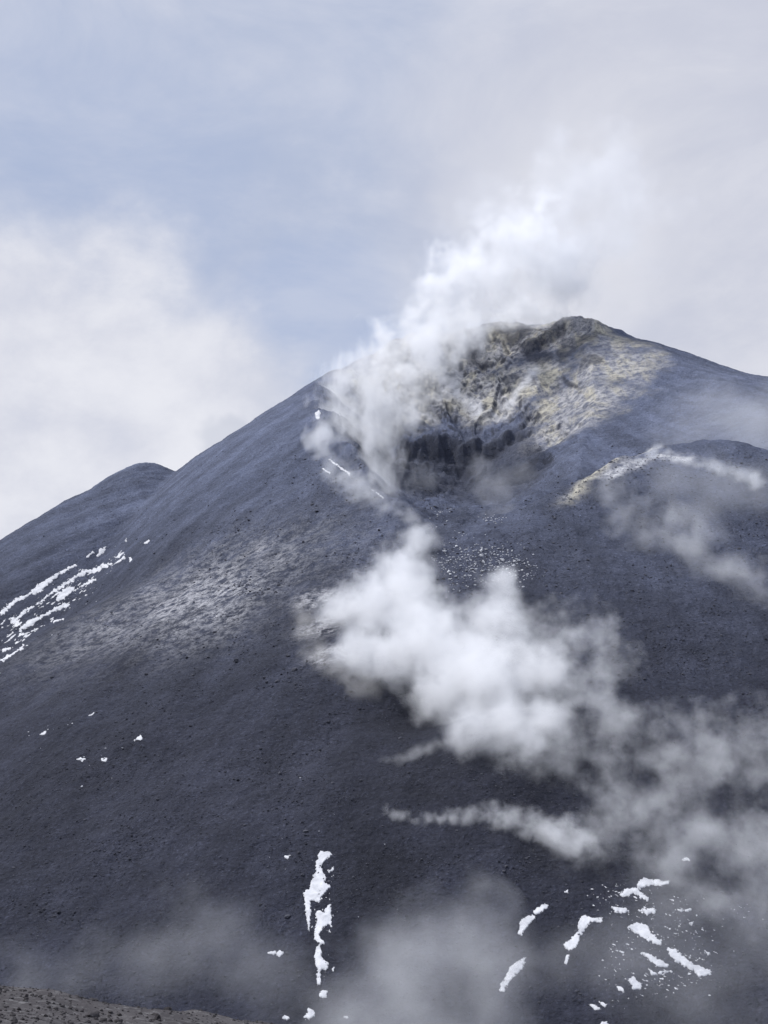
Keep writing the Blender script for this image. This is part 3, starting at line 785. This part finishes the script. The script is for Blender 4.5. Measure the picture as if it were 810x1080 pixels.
#STEAM_BEGIN
if STEAM:
    # dense white cloud in front of the slope: two lobes rolling down to the right
    steam([(358, 645, 31, .9), (395, 642, 46, 1.0), (425, 610, 42, 1.1), (441, 572, 25, 1.2), (385, 690, 40, 1.0), (420, 690, 46, 1.1), (450, 675, 56, 1.2), (430, 636, 44, 1.2), (488, 698, 46, 1.2),
           (528, 616, 25, 1.3), (524, 656, 42, 1.3), (470, 728, 46, 1.2), (515, 715, 58, 1.2), (536, 762, 40, 1.0), (572, 762, 36, .9), (560, 792, 24, .8), (498, 768, 40, 1.1), (570, 712, 40, 1.2)],
          'dense white steam cloud rolling over the middle of the slope', 0.13, 0.15, warp=.36, erode=.72, soft=.85, detail=6, rough=.58, seed=1, sm=.25)
    steam([(575, 690, 50, .9), (612, 678, 44, .8), (642, 705, 34, .8), (600, 735, 46, .7), (565, 785, 46, .6), (625, 765, 44, .6), (535, 800, 30, .6), (660, 760, 34, .6)],
          'thinner torn steam trailing off the right side of the dense cloud', 0.044, 0.11, warp=.8, erode=2.2, soft=1.2, detail=6, rough=.64, seed=2)
    steam([(590, 800, 40, .6), (645, 815, 50, .6), (700, 790, 44, .6), (738, 765, 30, .7), (745, 815, 52, .6), (800, 800, 56, .6), (690, 870, 58, .6), (740, 890, 58, .6), (800, 890, 60, .6), (765, 950, 50, .5), (620, 885, 44, .5), (690, 920, 40, .5), (810, 950, 40, .5)],
          'wide ragged veil of steam drifting over the lower right slope', 0.042, 0.10, warp=1.0, erode=2.5, soft=1.4, detail=6, rough=.66, seed=3)
    steam([(409, 855, 9, .6), (428, 863, 10, .6), (452, 867, 10, .6), (480, 862, 11, .6), (510, 860, 14, .6), (540, 865, 17, .6), (572, 876, 22, .6), (605, 892, 27, .6)],
          'thin low trail of steam from a small vent above the long snow streak', 0.16, 0.20, warp=.8, erode=1.35, soft=1.1, detail=6, rough=.62, seed=4, chain=True, grow=1.1)
    # crater
    steam([(402, 470, 18, .6), (378, 465, 24, .6), (428, 440, 30, .8), (395, 405, 36, .8), (435, 395, 38, 1.0), (415, 365, 34, 1.0), (455, 355, 40, 1.2), (485, 340, 36, 1.2), (525, 338, 22, .8), (365, 420, 30, .7), (565, 325, 24, 1.0), (505, 348, 22, .8), (540, 330, 24, .9),
           (470, 305, 36, 0, 850), (505, 290, 42, 0, 850), (545, 275, 46, 0, 850), (585, 290, 40, 0, 855), (560, 245, 40, 0, 860)],
          'bright white plume pouring over the summit crater rim', 0.090, 0.060, warp=1.0, erode=2.5, soft=1.3, detail=6, rough=.66, seed=5, color=(1, 1, 1), grow=1.2)
    steam([(540, 245, 56, 0, 860), (580, 230, 56, 0, 860), (615, 200, 52, 0, 860), (645, 180, 40, 0, 860), (610, 270, 56, 0, 860), (490, 275, 46, 0, 860), (650, 240, 60, 0, 870), (590, 170, 40, 0, 870)],
          'pale steam rising from the summit plume into the sky', 0.022, 0.032, warp=.9, erode=1.8, soft=1.3, detail=6, rough=.58, seed=6, grow=1.15)
    steam([(365, 400, 32, .7), (350, 432, 26, .6), (372, 455, 34, .6), (390, 490, 32, .6), (346, 465, 22, .5), (405, 430, 36, .8), (378, 385, 26, .7), (455, 375, 34, .9), (490, 352, 24, .9), (430, 440, 26, .8), (405, 512, 28, .5)],
          'streaky veil of steam hanging over the left crater wall', 0.070, 0.075, warp=.9, erode=1.9, soft=1.0, detail=6, rough=.64, stretch=(1.2, 1, .45), rot=.5, seed=7, plane=745, grow=1.3)
    steam([(340, 480, 16, .5), (358, 505, 20, .5), (384, 522, 22, .5), (408, 535, 20, .5), (434, 548, 14, .5)],
          'curved wisp of steam along the lower left crater lip', 0.060, 0.09, warp=.7, erode=1.6, soft=1.2, detail=6, rough=.62, seed=8, chain=True)
    steam([(525, 512, 28, .6), (505, 490, 20, .6), (548, 500, 20, .6), (530, 540, 22, .5), (440, 510, 26, .5)],
          'faint steam on the crater floor below the dark cliff', 0.020, 0.06, warp=.5, erode=1.4, soft=1.2, detail=5, seed=9, sm=.6, plane=600, grow=1.1)
    # right flank
    steam([(660, 494, 6, .4), (688, 482, 10, .5), (695, 472, 8, .6), (712, 486, 9, .4), (738, 491, 10, .4), (765, 499, 12, .4), (800, 510, 14, .4)],
          'low steam hugging the pale crest of the right hand mound', 0.11, 0.12, warp=.5, erode=1.2, soft=.9, detail=5, seed=10, chain=True)
    steam([(640, 525, 26, .5), (680, 555, 36, .5), (720, 580, 36, .5), (752, 600, 30, .5), (785, 614, 28, .5), (815, 634, 30, .5)],
          'band of thin steam slanting down the slope under the right hand mound', 0.034, 0.065, warp=.9, erode=1.9, soft=1.3, detail=6, rough=.62, seed=11, chain=True, grow=1.1)
    steam([(740, 450, 56, .6), (800, 450, 64, .6), (780, 520, 54, .6), (710, 510, 46, .6), (740, 560, 40, .6)],
          'bluish haze of thin steam over the right flank of the cone', 0.016, 0.035, warp=.6, erode=1.1, soft=1.2, detail=5, seed=12, sm=.7, plane=600, grow=1.1)
    # low fog
    steam([(450, 1085, 100, .5), (370, 1075, 64, .5), (520, 1060, 70, .5), (485, 990, 60, .5), (425, 1020, 66, .5), (500, 940, 36, .4)],
          'grey bank of fog welling up at the bottom of the slope', 0.062, 0.05, warp=.6, erode=1.0, soft=1.7, detail=5, name='fog_bank', seed=13, sm=.6)
    steam([(40, 1035, 50, .5), (100, 1015, 56, .5), (160, 1010, 60, .5), (220, 1000, 60, .5), (270, 1025, 60, .5), (325, 1050, 60, .5)],
          'faint fog behind the rubble rim', 0.022, 0.045, warp=.7, erode=1.3, soft=1.7, detail=5, name='fog_bank', seed=14, sm=.6)
    steam([(740, 1040, 95, .5), (660, 1020, 70, .5), (805, 985, 75, .5), (700, 950, 60, .5), (590, 1020, 56, .5)],
          'thin haze drifting in front of the lower right snow', 0.020, 0.05, warp=.7, erode=1.2, soft=1.5, detail=5, name='fog_bank', seed=15, sm=.6)
    steam([(408, 801, 10, .4), (425, 801, 12, .4), (442, 795, 12, .4), (462, 786, 11, .4)],
          'small faint puff beside the dark hollow under the dense cloud', 0.10, 0.12, warp=.5, erode=1.1, soft=1.4, detail=5, seed=16, chain=True, grow=1.15)
    steam([(318, 640, 15, .5), (325, 668, 18, .5), (334, 692, 18, .5), (352, 708, 19, .5), (385, 722, 25, .5)],
          'faint yellowish steam at the left edge of the dense cloud', 0.045, 0.09, warp=.5, erode=1.2, soft=1.1, detail=4, seed=17, color=(1, .97, .9), chain=True)
    steam([(464, 392, 10, .5), (478, 408, 9, .5), (492, 425, 8, .5), (506, 436, 8, .5)],
          'white streak of steam running down the inner head wall', 0.11, 0.16, warp=.6, erode=1.3, soft=1.2, detail=5, seed=18, chain=True, grow=1.15, color=(1, 1, 1))
    steam([(566, 388, 9, .5), (554, 402, 10, .5), (543, 416, 9, .5), (534, 430, 8, .5)],
          'thin slanting wisp of steam right of the head wall streak', 0.075, 0.16, warp=.6, erode=1.3, soft=1.2, detail=5, seed=19, chain=True, grow=1.15, color=(1, 1, 1))
#STEAM_END

# ------------------------------------------------------------------ sky, sun, camera
SUN_EL, SUN_AZ = math.radians(56), math.radians(-75)       # azimuth measured from +Y, negative = left
sd = Vector((math.sin(SUN_AZ) * math.cos(SUN_EL), math.cos(SUN_AZ) * math.cos(SUN_EL), math.sin(SUN_EL)))
sl = bpy.data.lights.new('sun', 'SUN'); sl.energy = 4.2; sl.angle = math.radians(2.5); sl.color = (1.0, 0.98, 0.955)
so = bpy.data.objects.new('sun', sl); col.objects.link(so); so.rotation_euler = (-sd).to_track_quat('-Z', 'Y').to_euler(); so.location = (0, 0, 300)

w = bpy.data.worlds.new('World'); scene.world = w; w.use_nodes = True
t = NT(w.node_tree); t.n.clear()
sky = t.add('ShaderNodeTexSky', sky_type='NISHITA'); sky.sun_disc = False
sky.sun_elevation = SUN_EL; sky.sun_rotation = SUN_AZ; sky.altitude = 3000; sky.air_density = 1.0; sky.dust_density = 1.5
Dv = t.add('ShaderNodeTexCoord').outputs['Generated']
def lobe(px, py, inner, outer):
    d = ray(px, py); d = d / np.linalg.norm(d)
    dot = t.vmath('DOT_PRODUCT', t_dir, tuple(d)).outputs['Value']
    return t.ramp(dot, math.cos(math.atan(outer / F)), math.cos(math.atan(inner / F)))
nb = t.noise(Dv, 5.0, 5, 0.55, out=1)
nbs = t.vmath('SUBTRACT', nb, (0.5, 0.5, 0.5)).outputs[0]
t_dir = t.vmath('NORMALIZE', t.vmath('ADD', Dv, t.vmath('SCALE', nbs, scale=0.16).outputs[0]).outputs[0]).outputs[0]
f1 = t.noise(Dv, 3.2, 5, 0.55); f2 = t.noise(Dv, 9.0, 6, 0.6)
S_ = 0.12          # sky strength
k = 1.0 / S_
sc_ = lambda c_: tuple(x * k for x in c_)
fs = t.noise(t.add('ShaderNodeMapping', ins={'Vector': Dv, 'Rotation': (0, 0.5, 0), 'Scale': (1, 1, 2.2)}).outputs[0], 4.0, 7, 0.6, 0.4)
base = t.mix(t.ramp(fs, 0.32, 0.68), sc_((0.45, 0.515, 0.68)), sc_((0.60, 0.64, 0.765)))
skyblue = t.mix(0.88, sky.outputs[0], sc_((0.40, 0.49, 0.71)))
blue = t.math('MAXIMUM', t.math('MULTIPLY', lobe(335, 335, 10, 120), 0.7), t.math('MULTIPLY', lobe(100, 195, 20, 210), 0.38))
cc = t.mix(t.math('MULTIPLY', blue, t.ramp(fs, 0.3, 0.65, 1.0, 0.45)), base, skyblue)
right = t.math('MAXIMUM', lobe(790, 220, 130, 420), t.math('MULTIPLY', lobe(700, 10, 60, 230), 0.7))
cc = t.mix(t.math('MULTIPLY', right, 0.9), cc, t.mix(t.ramp(fs, 0.33, 0.67), sc_((0.605, 0.625, 0.725)), sc_((0.73, 0.74, 0.81))))
cc = t.mix(t.math('MULTIPLY', lobe(600, 255, 20, 150), 0.55), cc, sc_((0.77, 0.78, 0.845)))
fb = t.noise(t.add('ShaderNodeMapping', ins={'Vector': Dv, 'Scale': (1, 1, 1.4)}).outputs[0], 8.5, 9, 0.6, 0.12)
bank = t.math('MAXIMUM', lobe(40, 500, 150, 300), lobe(215, 430, 50, 135))
bank = t.math('MAXIMUM', bank, t.math('MULTIPLY', lobe(110, 320, 20, 140), 0.8))
bank = t.ramp(t.math('ADD', bank, t.math('MULTIPLY', t.math('SUBTRACT', fb, 0.5), 1.5)), -0.1, 1.0)
inner = lobe(90, 440, 20, 260)
bkl = t.mix(t.ramp(fb, 0.32, 0.66), sc_((0.60, 0.63, 0.735)), sc_((0.74, 0.755, 0.835)))
bkh = t.mix(t.ramp(fb, 0.32, 0.66), sc_((0.70, 0.715, 0.80)), sc_((0.83, 0.84, 0.90)))
bk = t.mix(inner, bkl, bkh)
cc = t.mix(t.math('MULTIPLY', bank, 0.95), cc, bk)
# a small grey bank of cloud low behind the left ridge
low = t.math('MULTIPLY', t.ramp(t.math('ADD', lobe(236, 470, 12, 42), t.math('MULTIPLY', t.math('SUBTRACT', fb, 0.5), 0.8)), 0.1, 0.9), 0.38)
cc = t.mix(low, cc, sc_((0.45, 0.49, 0.60)))
up_ = t.add('ShaderNodeSeparateXYZ', ins={0: Dv}).outputs['Z']
cc = t.vmath('SCALE', cc, scale=t.ramp(up_, 0.55, 0.85, 1.0, 1.6)).outputs[0]      # unseen sky overhead brightened to add ambient light
bg = t.add('ShaderNodeBackground', ins={'Color': cc, 'Strength': S_})
o = t.add('ShaderNodeOutputWorld'); t.l.new(bg.outputs[0], o.inputs[0])

cam = bpy.data.cameras.new('camera'); co = bpy.data.objects.new('camera', cam); col.objects.link(co)
cam.sensor_fit = 'VERTICAL'; cam.sensor_height = 24; cam.lens = 24 * F / 1080.0
cam.clip_start = 0.1; cam.clip_end = 20000
co.rotation_euler = (math.radians(90) + PITCH, 0, 0)
scene.camera = co

scene.view_settings.view_transform = 'Standard'; scene.view_settings.look = 'None'; scene.view_settings.exposure = 0; scene.view_settings.gamma = 1
scene.render.engine = 'CYCLES'
cy = scene.cycles
cy.max_bounces = 12; cy.diffuse_bounces = 2; cy.volume_bounces = 10; cy.transparent_max_bounces = 8
cy.use_adaptive_sampling = True; cy.adaptive_threshold = 0.03
cy.use_denoising = True; cy.denoiser = 'OPENIMAGEDENOISE'
cy.volume_step_rate = 1.0; cy.volume_max_steps = 128
cy.caustics_reflective = False; cy.caustics_refractive = False
